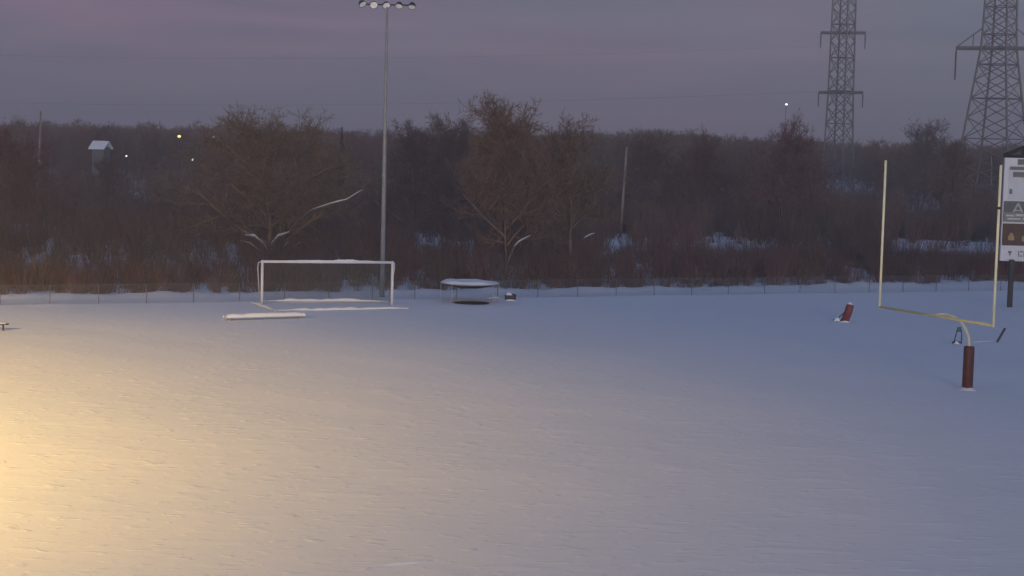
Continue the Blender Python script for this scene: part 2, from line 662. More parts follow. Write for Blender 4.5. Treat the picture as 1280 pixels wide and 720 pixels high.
RED = (0.215, 0.116, 0.100)
GRY = (0.180, 0.130, 0.115)
OLV = (0.205, 0.150, 0.100)
def tint_mix():
    a = random.choice((RED, RED, RED, GRY, OLV))
    k = random.uniform(.7, 1.3)
    return tuple(c * k for c in a)

def clump(x, y, sc, seed):
    return mnoise.noise(Vector((x * sc, y * sc, seed)))

# snowy openings among the plants: (x range and distance range on the ground, share kept)
OPEN = []
for (x0, x1, y0, y1, keep) in ((1112, 1252, 310, 301, .10), (1118, 1186, 259, 252, .15), (505, 606, 303, 293, .15), (740, 970, 305, 298, .34),
                               (0, 300, 323, 303, .36), (104, 192, 244, 234, .25), (786, 826, 342, 330, .45), (1030, 1086, 243, 238, .5),
                               (880, 930, 301, 297, .3), (764, 788, 302, 292, .12), (38, 58, 262, 254, .15), (960, 1060, 304, 298, .3), (840, 890, 258, 254, .5)):
    p0, p1 = P((x0 + x1) / 2, y0), P((x0 + x1) / 2, y1)
    OPEN.append((P(x0, y0).x / P(x0, y0).y, P(x1, y0).x / P(x1, y0).y, p0.y, p1.y, keep))

def thin(x, y, h):
    """plant height left at a spot: none in an opening, low in front of one"""
    q = x / y
    for (a, b, d0, d1, keep) in OPEN:
        if a < q < b and y < d1 and random.random() > keep:
            if y > d0:
                return 0
            h = min(h, 10 * (1 - y / d0) * random.uniform(.8, 1.15))
    return h if h > .35 else 0

tmpl = make_templates('shrub_stems', [shrub_template(100 + i, 24, 1.0, .55, .0085) for i in range(8)])
# dead grass tips poking through the snow here and there
A_, B_, RA_, RB_, TI_ = [], [], [], [], []
for i in range(420):
    yy = 39 + 58 * random.random() ** .8
    xx = random.uniform(-.33, .33) * yy
    if fence_off(xx, yy) > -1:
        continue
    gz_ = ground_z(xx, yy)
    for k in range(random.choice((1, 1, 2, 3, 5))):
        bx_, by_ = xx + random.gauss(0, .03), yy + random.gauss(0, .03)
        A_.append((bx_, by_, gz_ - .02))
        B_.append((bx_ + random.gauss(0, .025), by_ + random.gauss(0, .025), gz_ + random.uniform(.01, .055)))
        RA_.append(.006)
        RB_.append(0)
        TI_.append((.11, .085, .06))
Vv, q_, t_, tn_ = seg_mesh(np.array(A_), np.array(B_), np.array(RA_), np.array(RB_, float), np.array(TI_))
gs = big_mesh('dry_grass', Vv, q_, t_, tn_, BARK)
gs['kind'] = 'stuff'
gs['label'] = 'sparse dead grass tips poking through the snow'

# brush just beyond the fence
pl = []
for i in range(4300):
    s = 4.5 + random.random() ** 1.2 * 52
    t = random.uniform(-26, 100)
    p = FA + FDIR * t + FNOR * s
    h = 1.9 + .026 * (s - 4) + .8 * clump(p.x, p.y, .10, 2) + random.uniform(-.4, .4)
    if s < 6.0:
        h *= .55
    h = thin(p.x, p.y, max(.5, h))
    if not h:
        continue
    pl.append((p.x, p.y, ground_z(p.x, p.y) - .02, random.uniform(0, 6.3), h * random.uniform(.75, 1.05), h, tint_mix(), random.randrange(8)))
scatter('brush_near', tmpl, pl, 'dense bare brown brush growing right behind the fence')

# scrub of the middle distance, with a few snowy openings left in it
pl = []
for i in range(4600):
    y = random.uniform(162, 262)
    x = random.uniform(-.37, .37) * y
    h = 3.4 + 1.2 * clump(x, y, .06, 13) + random.uniform(-.6, .8)
    h = thin(x, y, h)
    if not h:
        continue
    pl.append((x, y, ground_z(x, y) - .02, random.uniform(0, 6.3), h * random.uniform(.65, .95), h, tint_mix(), random.randrange(8)))
scatter('scrub_middle', tmpl, pl, 'bare reddish brown scrub of the middle distance')

# wood of the far distance
ttm = []
for i in range(7):
    wd, tw = tree_segs(300 + i, 1.0, .42, 9, (4, 3, 2), .014, .14, .0017)
    ttm.append(tuple(np.concatenate([a, b]) for a, b in zip(wd, tw)))
ttc = make_templates('far_tree_twigs', ttm)
pl = []
for i in range(1900):
    y = 262 + 230 * random.random() ** 1.1
    x = random.uniform(-.37, .37) * y
    h = 8.7 + 1.1 * math.exp(-((x / y - .07) / .07) ** 2) + 1.2 * clump(x, y, .035, 21) + 1.0 * clump(x, y, .13, 22) + random.uniform(-1.4, .6)
    if y < 345 and 1018 < 640 + 2200 * x / y < 1078:
        continue
    pl.append((x, y, ground_z(x, y) - .02, random.uniform(0, 6.3), h * random.uniform(.8, 1.1), h, tint_mix(), random.randrange(7)))
scatter('far_wood', ttc, pl, 'far bare wood closing the horizon')

# ------------------------------------------------------------------ trees one can tell apart
def make_tree(name, label, base, rz, tint, segs, group='bare trees standing in the brush'):
    t = thing(name, label, 'tree', base, rz, group)
    for nm, s in (('trunk', segs[0]), ('crown', segs[1])):
        n = len(s[0])
        tn = np.tile(np.array(tint), (n, 1)) * rng.uniform(.75, 1.25, (n, 1))
        Vv, q, tr, tn2 = seg_mesh(*s, tn)
        big_mesh(nm, Vv, q, tr, tn2, BARK, t)
    return t

def snowy_limb(tree, pix, dist, r, seed, snow=True):
    """a low limb drawn through the photo's points, snow lying on it"""
    inv = Matrix.Translation(-Vector(tree.location)).to_4x4()
    inv = Matrix.Diagonal((1 / tree.scale.x, 1 / tree.scale.y, 1 / tree.scale.z, 1)) @ Matrix.Rotation(-tree.rotation_euler.z, 4, 'Z') @ inv
    pts = [inv @ D(px, py, dist + dd) for (px, py, dd) in pix]
    V, F = tube_vf(pts, [r * (1 - .6 * i / (len(pts) - 1)) for i in range(len(pts))], 6)
    o = mesh_obj('limb', V, F, WOODP, tree, True)
    if snow:
        sp = [p + Vector((0, 0, r * .5)) for p in pts]
        snow_strip('snow', sp, r * 2.0, r * 1.7, o, seed, 5)
    return o

b1 = on_ground(337, 327)
t1 = make_tree('willow_tree', 'broad tan brown bare tree with snowy forked low limbs behind soccer goal', b1, .3, (.250, .178, .115),
               tree_segs(41, 11.6, .60, 13, (5, 5, 4), .26, .10, .014, .35))
t1.scale = (1.0, 1.0, .80)
d1 = b1.y
snowy_limb(t1, [(338, 322, 0), (330, 306, -.3), (318, 296, -.6), (306, 294, -.9)], d1, .13, 1)
snowy_limb(t1, [(340, 322, 0), (341, 305, -.2), (348, 296, -.5), (361, 291, -.8)], d1, .14, 2)
snowy_limb(t1, [(334, 318, -.4), (322, 312, -.8), (312, 304, -1.2), (300, 301, -1.5)], d1, .06, 9)
snowy_limb(t1, [(352, 318, -.6), (362, 312, -1.0), (376, 303, -1.4)], d1, .05, 10)
snowy_limb(t1, [(346, 322, 0), (353, 312, -.5), (360, 303, -.8)], d1, .10, 3)
snowy_limb(t1, [(352, 300, -.3), (372, 276, -.8), (388, 263, -1.2), (412, 256, -1.6)], d1, .09, 4, False)
snowy_limb(t1, [(388, 263, -1.2), (412, 255, -1.6), (433, 250, -2.0), (452, 238, -2.3)], d1, .075, 4)
b2 = on_ground(633, 346)
t2 = make_tree('tall_tree', 'tallest brown bare tree with clumped top rising above the skyline', b2, 1.1, (.235, .155, .110),
               tree_segs(57, 12.6, .46, 12, (5, 5, 4), .24, .22, .014, .1, (-.07, 0)))
snowy_limb(t2, [(633, 340, 0), (637, 318, -.2), (644, 302, -.4)], b2.y, .12, 5, False)
snowy_limb(t2, [(643, 303, -.4), (650, 296, -.5), (665, 287, -.9)], b2.y, .07, 6)
snowy_limb(t2, [(735, 291, .5), (742, 287, .3), (749, 284, 0)], b2.y, .06, 8)
t2.scale = (.95, .95, .875)
b2b = on_ground(712, 338)
make_tree('spreading_tree', 'lower olive brown spreading tree close beside the tallest tree', b2b, 2.1, (.215, .150, .105),
          tree_segs(63, 9.6, .50, 10, (5, 4, 4), .19, .2, .014, .2))
rows = [
    ('bare_tree', 'reddish bare tree with open fan crown beside the smaller lattice tower', (975, 300), 10.0, .52, (.190, .105, .094), 71),
    ('bare_tree', 'thin bare tree with fine crown just past the light pole', (566, 300), 10.4, .40, (.180, .125, .110), 73),
    ('bare_tree', 'dark round bare tree between the two lattice towers', (1152, 268), 11.2, .42, (.165, .115, .108), 79),
    ('bare_tree', 'reddish bare tree at the photo\'s far left above the snowy field', (30, 300), 8.0, .5, (.155, .098, .092), 83),
    ('bare_tree', 'brown bare tree standing in front of the small snowy roofed building', (133, 286), 6.3, .46, (.150, .100, .095), 89),
    ('bare_tree', 'dark bare tree behind the leaning pale utility pole', (806, 290), 9.2, .46, (.135, .095, .095), 97),
    ('bare_tree', 'wide reddish bare tree midway between leaning pole and smaller tower', (880, 290), 9.0, .52, (.140, .088, .088), 103),
    ('bare_tree', 'dark bare tree seen between the yellow uprights', (1190, 290), 9.6, .48, (.125, .095, .095), 107),
    ('bare_tree', 'brown bare tree right of the light pole at mid height', (515, 310), 9.4, .48, (.150, .105, .098), 109),
]
protos = [tree_segs(sd, 10.0, sp, 12, (5, 4, 4), .17, .14, .013, .15) for sd, sp in ((71, .52), (73, .44), (79, .48))]
made = {}
for i, (nm, lab, (px, py), h, sp, tn, sd) in enumerate(rows):
    k = i % 3
    bse = on_ground(px, py)
    if k not in made:
        made[k] = make_tree(nm, lab, bse, sd * .7, tn, protos[k])
        made[k].scale = (h / 10,) * 3
        continue
    o = made[k].copy()
    COL.objects.link(o)
    o['label'] = lab
    o.location, o.scale = bse, (h / 10,) * 3
    o.rotation_euler = (0, 0, sd * .7)
    for ch in made[k].children:
        c = ch.copy()
        COL.objects.link(c)
        c.parent = o
# small spruce standing up in the skyline
bs = on_ground(426, 262)
sp = thing('spruce_tree', 'small dark pointed spruce tip in the skyline beside the broad tree', 'tree', bs, 0)
S1, S2 = Twigs(), Twigs()
Hs = (262 - 158) / (FPX / bs.y)
S1.seg(np.array([0, 0, -.1]), np.array([0, 0, Hs]), .14, .01)
rnd = random.Random(5)
for i in range(520):
    z = Hs * (.12 + .87 * rnd.random() ** .8)
    a = rnd.uniform(0, 6.3)
    ln = (1 - z / Hs) * 1.25 * rnd.uniform(.7, 1.1) + .08
    p0 = np.array([0, 0, z])
    S2.seg(p0, p0 + np.array([math.cos(a) * ln, math.sin(a) * ln, -.25 * ln]), .07, 0)
for nm, s, tn in (('trunk', S1, (.1, .07, .05)), ('crown', S2, (.035, .05, .04))):
    ar = s.arrays()
    Vv, q, tr, tn2 = seg_mesh(*ar, np.tile(np.array(tn), (len(ar[0]), 1)))
    big_mesh(nm, Vv, q, tr, tn2, BARK, sp)

# ------------------------------------------------------------------ chain link fence
FEN = mat('weathered_fence_wire', (.14, .14, .15), .7, .15, 2)
fr = thing('chain_link_fence', 'low grey chain link fence along the far edge of the snowy field', 'fence', FA)
FH, FS = 1.02, 2.6
V_, F_ = [], []
stp = 0.075
n_ = int((FS + FH) / stp)
for sg in (0, 1):
    for i in range(n_):
        x0 = -FH + i * stp
        a0, a1 = max(0, x0), min(FS, x0 + FH)
        if a1 - a0 < .02:
            continue
        z0, z1 = a0 - x0, a1 - x0
        if sg:
            p, q = Vector((FS - a0, 0, z0)), Vector((FS - a1, 0, z1))
        else:
            p, q = Vector((a0, 0.006, z0)), Vector((a1, 0.006, z1))
        v, f = tube_vf([p, q], .0032, 3)
        o_ = len(V_)
        V_ += v
        F_ += [tuple(k + o_ for k in g) for g in f[:3]]
mesh_me = bpy.data.meshes.new('chain_mesh')
mesh_me.from_pydata([tuple(v) for v in V_], [], F_)
mesh_me.materials.append(FEN)
ang = math.atan2(FDIR.y, FDIR.x)
for k in range(-9, 36):
    a = FDIR * (k * FS)
    z0 = ground_z(FA.x + a.x, FA.y + a.y) - .12
    bar('post', (a.x, a.y, -.3), (a.x, a.y, 1.10), .024, FEN, fr, 8)
    b = FDIR * ((k + 1) * FS)
    bar('top_rail', (a.x, a.y, 1.08), (b.x, b.y, 1.08), .012, FEN, fr, 6)
    o = bpy.data.objects.new('chain_mesh', mesh_me)
    link(o, fr)
    o.location = (a.x, a.y, .05)
    o.rotation_euler = (0, 0, ang)
    o['kind'] = 'stuff'

# ------------------------------------------------------------------ soccer goal
G = Vector((-10.36, 98.5, 0))
GTH = .22
gz = ground_z(G.x, G.y)
goal = thing('soccer_goal', 'white soccer goal with snow on its crossbar and a thin net', 'goal', (G.x, G.y, gz), GTH)
W2, GH, GD = 3.66, 2.40, 1.15
RP = .078
tube('crossbar', [(-W2 + .03, 0, GH), (W2 - .03, 0, GH)], RP, WHITE, goal, 10)
snow_strip('snow_cap', [(-W2 + .1, 0, GH + .045), (-1.2, 0, GH + .05), (.7, 0, GH + .05), (1.9, 0, GH + .05), (W2 - .1, 0, GH + .045)], .11, .07, goal, 12, 8)
snow_strip('snow_cap', [(.2, 0, GH + .06), (1.0, 0, GH + .085), (1.9, 0, GH + .06)], .13, .10, goal, 15, 8)
for s in (-1, 1):
    tube('post', [(s * W2, 0, -.25), (s * W2, 0, GH + RP)], RP, WHITE, goal, 10)
    # bent net support: back from the corner and down to the ground
    tube('net_support', [(s * W2, .05, GH - .02), (s * (W2 + .18), .45, GH - .08), (s * (W2 + .20), .60, GH - .4), (s * (W2 + .04), GD, .10)], .030, WHITE, goal, 6)
    tube('side_bar', [(s * W2, .05, .06), (s * W2, GD, .06)], .03, WHITE, goal, 6)
tube('rear_bar', [(-W2, GD, .07), (W2, GD, .07)], .035, WHITE, goal, 6)
snow_strip('rear_snow', [(-W2 + .3, GD, .08), (-1.3, GD, .10), (1.2, GD, .10), (W2 - .5, GD, .08)], .36, .17, goal, 21, 9)
# net of thin cords
V_, F_ = [], []
def cord(p, q, r=.0075):
    v, f = tube_vf([p, q], r, 3)
    o_ = len(V_)
    V_.extend(v)
    F_.extend([tuple(k + o_ for k in g) for g in f[:3]])
prof = [Vector((0, .03, GH - .03)), Vector((0, .45, GH - .10)), Vector((0, .62, GH - .5)), Vector((0, GD, .1))]
def at_prof(t):
    ln = [(prof[i + 1] - prof[i]).length for i in range(3)]
    s_ = t * sum(ln)
    for i in range(3):
        if s_ <= ln[i] or i == 2:
            return prof[i].lerp(prof[i + 1], min(1, s_ / ln[i]))
        s_ -= ln[i]
nl = 30
for i in range(nl + 1):
    p = at_prof(i / nl)
    cord(Vector((-W2, p.y, p.z)), Vector((W2, p.y, p.z)))
for j in range(62):
    x = -W2 + 2 * W2 * j / 61
    for i in range(6):
        a, b = at_prof(i / 6), at_prof((i + 1) / 6)
        cord(Vector((x, a.y, a.z)), Vector((x, b.y, b.z)))
for s in (-1, 1):
    for i in range(1, 16):
        z = GH * i / 16
        cord(Vector((s * W2, .02, z)), Vector((s * W2, .5 + .62 * (1 - z / GH), z)))
    for i in range(1, 8):
        y = i * .13
        cord(Vector((s * W2, y, .08)), Vector((s * W2, y, GH - .1 - max(0, y - .5) * 3.2)))
net = mesh_obj('net', V_, F_, NETM, goal)
net['kind'] = 'stuff'

# a frame lying flat on the snow before the goal
a, b, c = on_ground(316, 379.5), on_ground(343, 389), on_ground(510, 386.5)
ly = thing('lying_frame', 'long snow covered bar lying flat on the snow before soccer goal', 'frame', b)
tube('long_bar', [(0, 0, .05), c - b + Vector((0, 0, .05))], .045, WHITE, ly, 8)
tube('short_bar', [a - b + Vector((0, 0, .05)), (0, 0, .05)], .045, WHITE, ly, 8)
snow_strip('snow', [(0, 0, .05), (c - b) * .3 + Vector((0, 0, .02)), (c - b) * .65 + Vector((0, 0, .03)), c - b + Vector((0, 0, .06))], .34, .17, ly, 31, 12)
snow_strip('snow', [a - b + Vector((0, 0, .06)), (a - b) * .5 + Vector((0, 0, .04)), (0, 0, .05)], .3, .15, ly, 33, 8)

# ------------------------------------------------------------------ benches
a, b = on_ground(280, 400.5), on_ground(380, 397.5)
ln = (b - a).length
bn = thing('bench', 'long low bench buried under a slab of snow in front of soccer goal', 'bench', a, math.atan2(b.y - a.y, b.x - a.x))
BEN = mat('bench_aluminium', (.40, .40, .42), .5, .1, 2, metal=.3)
for k, x in enumerate((.25, ln * .5, ln - .25)):
    box('leg', (x, .02, .0), (.06, .26, .22), BEN, bn, .008)
box('seat', (ln / 2, 0, .115), (ln, .34, .05), BEN, bn, .012)
snow_strip('snow_cap', [(.0, 0, .138), (ln * .3, 0, .138), (ln * .7, 0, .138), (ln, 0, .138)], .44, .21, bn, 41, 9, None, .4)

a = on_ground(4, 413)
bn2 = thing('bench', 'dark topped short bench cut by the left edge of the photo', 'bench', a, .2)
box('seat', (-.75, 0, .30), (2.0, .32, .05), DARK, bn2, .01)
for x in (0, -1.5):
    box('leg', (x, 0, .08), (.07, .22, .40), DARK, bn2, .008)
snow_strip('snow_cap', [(-1.7, 0, .322), (-.7, 0, .322), (.12, 0, .322)], .28, .10, bn2, 43, 9)

# ------------------------------------------------------------------ round frame under snow
c = on_ground(587, 376.5)
sc = FPX / c.y
rf = thing('round_frame', 'low round frame on thin legs carrying a thick white slab of snow', 'frame', c)
RX, RY, RH = 1.72, 1.35, 1.06
ring = [(RX * math.cos(t * PI / 18), RY * math.sin(t * PI / 18), RH + .02 * math.cos(t * PI / 18 * 2)) for t in range(37)]
tube('rim', ring, .03, GALV, rf, 6)
V_, F_ = [(0, 0, RH - .30)], []
for j, q in enumerate((.35, .7, .985)):
    for k in range(36):
        t = k * PI / 18
        V_.append((RX * q * math.cos(t), RY * q * math.sin(t), RH - .30 * (1 - q * q)))
for k in range(36):
    F_.append((0, 1 + k, 1 + (k + 1) % 36))
    for j in range(2):
        F_.append((1 + j * 36 + k, 1 + (j + 1) * 36 + k, 1 + (j + 1) * 36 + (k + 1) % 36, 1 + j * 36 + (k + 1) % 36))
bed = mesh_obj('bed', V_, F_, DARK, rf, True)
md = bed.modifiers.new('thick', 'SOLIDIFY')
md.thickness = .02
# snow slab: uneven heap, thinner to the right
V_, F_ = [], []
NR, NS = 9, 44
for j in range(NR + 1):
    q = j / NR
    for k in range(NS):
        t = 2 * PI * k / NS
        nn = mnoise.noise(Vector((math.cos(t) * q * 2.2, math.sin(t) * q * 2.2, 3)))
        rr = q * (1.0 + .05 * mnoise.noise(Vector((math.cos(t) * 2, math.sin(t) * 2, 9))))
        x, y = RX * rr * math.cos(t), RY * rr * math.sin(t)
        thick = (.17 - .03 * x + .12 * nn) * (1 - q ** 5) ** .5
        if x > .9:
            thick *= max(.25, 1 - .8 * (x - .9))
        V_.append((x, y, RH - .26 * (1 - min(1, q) ** 2) + .02 + thick * .8 + .10 * (1 - q * q) + (.06 if q < 1 else 0)))
for j in range(NR):
    for k in range(NS):
        F_.append((j * NS + k, (j + 1) * NS + k, (j + 1) * NS + (k + 1) % NS, j * NS + (k + 1) % NS))
mesh_obj('snow_cap', V_, F_, SNOW, rf, True)
for t in (.97, .06, .30, .80):
    ang_ = t * PI + PI
    x, y = RX * .99 * math.cos(ang_), RY * .99 * math.sin(ang_)
    tube('leg', [(x, y, -.2), (x, y, RH)], .024, GALV, rf, 6)
# bare patch of ground sheltered by it
V_, F_ = [], []
pc = on_ground(590, 378.6)
for k in range(40):
    t = 2 * PI * k / 40
    q = 1 + .14 * mnoise.noise(Vector((math.cos(t) * 1.6, math.sin(t) * 1.6, 1)))
    x, y = pc.x + 1.06 * q * math.cos(t), pc.y + .95 * q * math.sin(t)
    V_.append((x, y, 0))
zt = max(ground_z(v[0], v[1]) for v in V_) + .012
V_ = [(v[0], v[1], zt) for v in V_]
bpz = mesh_obj('bare_ground', V_, [tuple(range(40))], SOIL)
bpz['kind'] = 'structure'
bpz['label'] = 'dark bare patch of ground under the round snowy frame'

# small dark box and snowy board to its left
c = on_ground(638, 375)
bx = thing('equipment_box', 'small black box with snow on top standing near the fence', 'box', c, .1)
box('body', (0, 0, .14), (.62, .5, .34), DARK, bx, .03)
box('sloped_lid', (.16, .02, .32), (.34, .46, .08), DARK, bx, .02, Matrix.Rotation(.25, 3, 'Y'))
snow_strip('snow_cap', [(-.28, -.06, .305), (-.1, -.06, .31), (.10, -.06, .31)], .40, .16, bx, 51, 6)
snow_strip('snow_drift', [(-.36, -.30, -.01), (0, -.32, -.01), (.38, -.30, -.01)], .2, .09, bx, 52, 6)
a, b = on_ground(608, 374.5), on_ground(623, 373)
bd = thing('board', 'short snowy board lying between round frame and black box', 'board', a)
tube('plank', [(0, 0, .04), b - a + Vector((0, 0, .04))], .04, WOODP, bd, 4)
snow_strip('snow', [(0, 0, .05), (b - a) * .5 + Vector((0, 0, .05)), b - a + Vector((0, 0, .05))], .16, .10, bd, 54, 6)

# ------------------------------------------------------------------ tall light pole
c = P(477.5, 371)
lp = thing('light_pole', 'tall slim grey field light pole with five lamps in a row', 'light pole', c)
LH = 17.13
POLEM = mat('dull_pole_steel', (.26, .265, .28), .6, .12, 1.5)
tube('pole', [(0, 0, -.3), (0, 0, 6), (0, 0, 12), (0, 0, LH + .1)], [.145, .125, .10, .06], POLEM, lp, 12)
tube('crossarm', [(-1.55, .06, LH), (1.55, .06, LH)], .045, DARK, lp, 6)
LENS = mat('lamp_glass', (.85, .85, .86), .12, .04, 4, spec=.6)
LHS = mat('lamp_housing', (.04, .038, .04), .5, .2, 4)
V_, F_ = [], []
prof_ = [(.02, .30), (.12, .28), (.19, .18), (.235, .04), (.245, 0.0), (.225, 0.0), (.18, .05), (.10, .09), (.0, .10)]
ns = 16
for (r, y) in prof_:
    for k in range(ns):
        a = 2 * PI * k / ns
        V_.append((r * math.cos(a), y, r * math.sin(a)))
for i in range(len(prof_) - 1):
    for k in range(ns):
        F_.append((i * ns + k, i * ns + (k + 1) % ns, (i + 1) * ns + (k + 1) % ns, (i + 1) * ns + k))
hm = bpy.data.meshes.new('housing')
hm.from_pydata(V_, [], F_)
hm.materials.append(LHS)
hm.update()
lv, lf = [(0, 0, 0)], []
for k in range(ns):
    a = 2 * PI * k / ns
    lv.append((.215 * math.cos(a), .012, .215 * math.sin(a)))
for k in range(ns):
    lf.append((0, 1 + k, 1 + (k + 1) % ns))
lm_ = bpy.data.meshes.new('lens')
lm_.from_pydata(lv, [], lf)
lm_.materials.append(LENS)
for i, (x, rz, rx) in enumerate(((-1.40, .75, -.75), (-.76, .15, -.55), (-.02, .35, -.7), (.70, -.15, -.95), (1.46, -.1, -1.05))):
    h = bpy.data.objects.new('lamp', hm)
    link(h, lp)
    h.location = (x, -.12, LH - .04 - .02 * i)
    h.rotation_euler = (-rx, 0, rz)
    g = bpy.data.objects.new('lens', lm_)
    link(g, h)
    bar('bracket', (x, .06, LH - .02), (x, -.02, LH + .1), .03, DARK, lp, 6)

# ------------------------------------------------------------------ football goal post
GB = on_ground(1209, 487)
TH = .437
gp = thing('goal_post', 'yellow football goal post with gooseneck and dark red padded base', 'goal post', GB, TH)
# local x runs away from the field along its length, local y across the field
gl = 1.85
HB = 3.05
arc = [(0, 0, -.3), (0, 0, 1.6)]
for k in range(1, 9):
    t = k / 8 * PI / 2
    arc.append((-gl * .80 * (1 - math.cos(t)), 0, 1.75 + (HB + .06 - 1.75) * math.sin(t)))
arc.append((-gl, 0, HB))
NECK = mat('pale_yellow_paint', (.62, .60, .46), .5, .08, 2)
tube('gooseneck', arc, [.07] * 2 + [.062] * 9, NECK, gp, 10)
tube('crossbar', [(-gl, -3.55, HB), (-gl, 3.55, HB)], .052, YELDARK, gp, 10)
for s in (-1, 1):
    u = tube('upright', [(-gl, s * 3.55, HB - .06), (-gl, s * 3.55, HB + 6.1)], .052, YELLOW, gp, 10)
    if s < 0:
        tube('band', [(-gl, s * 3.55, HB + 4.42), (-gl, s * 3.55, HB + 4.52)], .06, DARK, u, 8)
V_, F_ = [], []
for z, r in ((-.1, .165), (.02, .178), (.06, .188), (1.70, .188), (1.76, .178), (1.78, .09)):
    for k in range(16):
        a = 2 * PI * k / 16
        sq = 1 / max(abs(math.cos(a)), abs(math.sin(a))) ** .55
        V_.append((r * .95 * sq * math.cos(a), r * .95 * sq * math.sin(a), z))
for i in range(5):
    for k in range(16):
        F_.append((i * 16 + k, i * 16 + (k + 1) % 16, (i + 1) * 16 + (k + 1) % 16, (i + 1) * 16 + k))
F_.append(tuple(range(80, 96)))
pad = mesh_obj('pad', V_, F_, MAROON, gp, True)
V_, F_ = [], []
for j, (r, z) in enumerate(((.17, .10), (.24, .06), (.38, .01), (.55, -.06))):
    for k in range(20):
        a = 2 * PI * k / 20
        q = 1 + .2 * mnoise.noise(Vector((math.cos(a), math.sin(a), j)))
        V_.append((r * q * math.cos(a), r * q * math.sin(a), z))
for j in range(3):
    for k in range(20):
        F_.append((j * 20 + k, (j + 1) * 20 + k, (j + 1) * 20 + (k + 1) % 20, j * 20 + (k + 1) % 20))
mesh_obj('snow_drift', V_, F_, SNOW, gp, True)

# ------------------------------------------------------------------ practice gear
c = on_ground(1056, 402.5)
dm = thing('blocking_dummy', 'leaning dark red blocking dummy with a cap of snow', 'dummy', c, -.1)
lean = Vector((.30, 0, 1)).normalized()
V_, F_ = [], []
for i, (s, wd, dp) in enumerate(((0, .19, .13), (.03, .215, .16), (.5, .225, .17), (.92, .215, .16), (.98, .19, .13))):
    ctr = Vector((-.02, 0, .03)) + lean * s + Vector((.03 * math.sin(s * 3), 0, 0))
    for k in range(14):
        a = 2 * PI * k / 14
        sq = 1 / max(abs(math.cos(a)), abs(math.sin(a))) ** .5
        V_.append(ctr + Vector((wd * sq * math.cos(a) * .95, dp * sq * math.sin(a), -.28 * wd * sq * math.cos(a))))
for i in range(4):
    for k in range(14):
        F_.append((i * 14 + k, i * 14 + (k + 1) % 14, (i + 1) * 14 + (k + 1) % 14, (i + 1) * 14 + k))
F_ += [tuple(reversed(range(14))), tuple(range(56, 70))]
mesh_obj('pad', V_, F_, MAROON2, dm, True)
snow_strip('snow_cap', [(.10, -.03, .99), (.22, -.03, 1.0), (.36, -.03, .96)], .26, .14, dm, 61, 6)
tube('skid', [(-.62, -.1, .06), (-.2, -.1, .05), (.18, -.1, .05)], .04, DARK, dm, 6)
tube('skid', [(-.62, .3, .06), (-.2, .3, .05), (.18, .3, .05)], .04, DARK, dm, 6)
tube('strut', [(-.50, .1, .06), (-.05, .1, .5)], .03, DARK, dm, 6)
snow_strip('snow', [(-.62, -.12, .03), (-.42, -.12, .05), (-.28, -.12, .04)], .30, .26, dm, 63, 6)
snow_strip('snow', [(-.30, -.2, .0), (0, -.2, .0), (.22, -.2, .0)], .22, .10, dm, 64, 6)

c = on_ground(1197.5, 430)
st = thing('practice_stand', 'narrow dark arched stand with teal top behind the padded post', 'stand', c)
tube('arch_frame', [(-.19, 0, .0), (-.16, 0, .28), (-.09, 0, .62), (-.03, 0, .82), (.08, 0, .84), (.15, 0, .62), (.17, 0, .28), (.15, 0, .0)], .026, DARK, st, 6)
tube('foot', [(-.30, -.05, .05), (-.15, 0, .16), (.05, 0, .10), (.16, 0, .08)], .04, DARK, st, 6)
box('top_pad', (.03, -.01, .72), (.20, .08, .22), TEAL, st, .02)
snow_strip('snow', [(-.22, -.1, -.01), (-.1, -.1, .03), (.02, -.1, .0)], .22, .17, st, 71, 6)
a, b = on_ground(1246.5, 428), on_ground(1215, 429)
lb = thing('leaning_board', 'dark narrow board leaning at a steep slant near the right upright', 'board', a)
box('plank', (.17, 0, .36), (.11, .05, .84), DARK, lb, .01, Matrix.Rotation(.48, 3, 'Y'))
ra = thing('low_rail', 'thin pale rail low over the snow between padded post and leaning board', 'rail', b)
tube('bar', [(0, 0, .05), a - b + Vector((-.05, 0, .08))], .016, WHITE, ra, 6)
for q in (.05, .95):
    p = (a - b) * q
    tube('peg', [p + Vector((0, 0, -.1)), p + Vector((0, 0, .07))], .014, GALV, ra, 6)

# ------------------------------------------------------------------ scoreboard at the right edge
c = on_ground(1262, 384)
sc = FPX / c.y
def zpx(y):
    return (384 - y) / sc
sb = thing('scoreboard', 'tall white scoreboard with dark gabled top and sponsor panels on dark posts', 'scoreboard', c, -.06)
XL, XR = -14 / sc - .02, 5.4
PW = XR - XL
XC = (XL + XR) / 2
BRD = mat('board_white', (.62, .64, .69), .5, .06, 1.5)
BLU = mat('board_pale_blue', (.50, .53, .60), .45, .06, 1.5)
SLT = mat('sponsor_slate', (.085, .10, .105), .5, .1, 2)
GRYP = mat('sponsor_grey', (.20, .205, .20), .5, .12, 3)
BRN = mat('sponsor_maroon', (.06, .025, .02), .5, .2, 2)
TANP = mat('print_tan', (.36, .25, .12), .6, .3, 4)
PRT = mat('print_pale', (.52, .53, .53), .6, .1, 4)
PRD = mat('print_dark', (.15, .15, .16), .6, .1, 4)
for x in (0, XR + XL):
    box('post', (x, .02, (zpx(326) - .6) / 2 + .1), (.28, .28, zpx(326) + .6), DARK, sb, .01)
zt_, zb_ = zpx(197), zpx(326)
box('cabinet', (XC, .22, (zt_ + zb_) / 2), (PW, .30, zt_ - zb_), BRD, sb, .01)
def plate(name, x0, x1, y0, y1, material, proud=.03, parent=None):
    return box(name, ((x0 + x1) / 2, .07 - proud / 2 + .004, (zpx(y0) + zpx(y1)) / 2), (x1 - x0, proud, abs(zpx(y1) - zpx(y0))), material, parent or sb, .004)
def sx(px):
    return (px - 1262) / sc
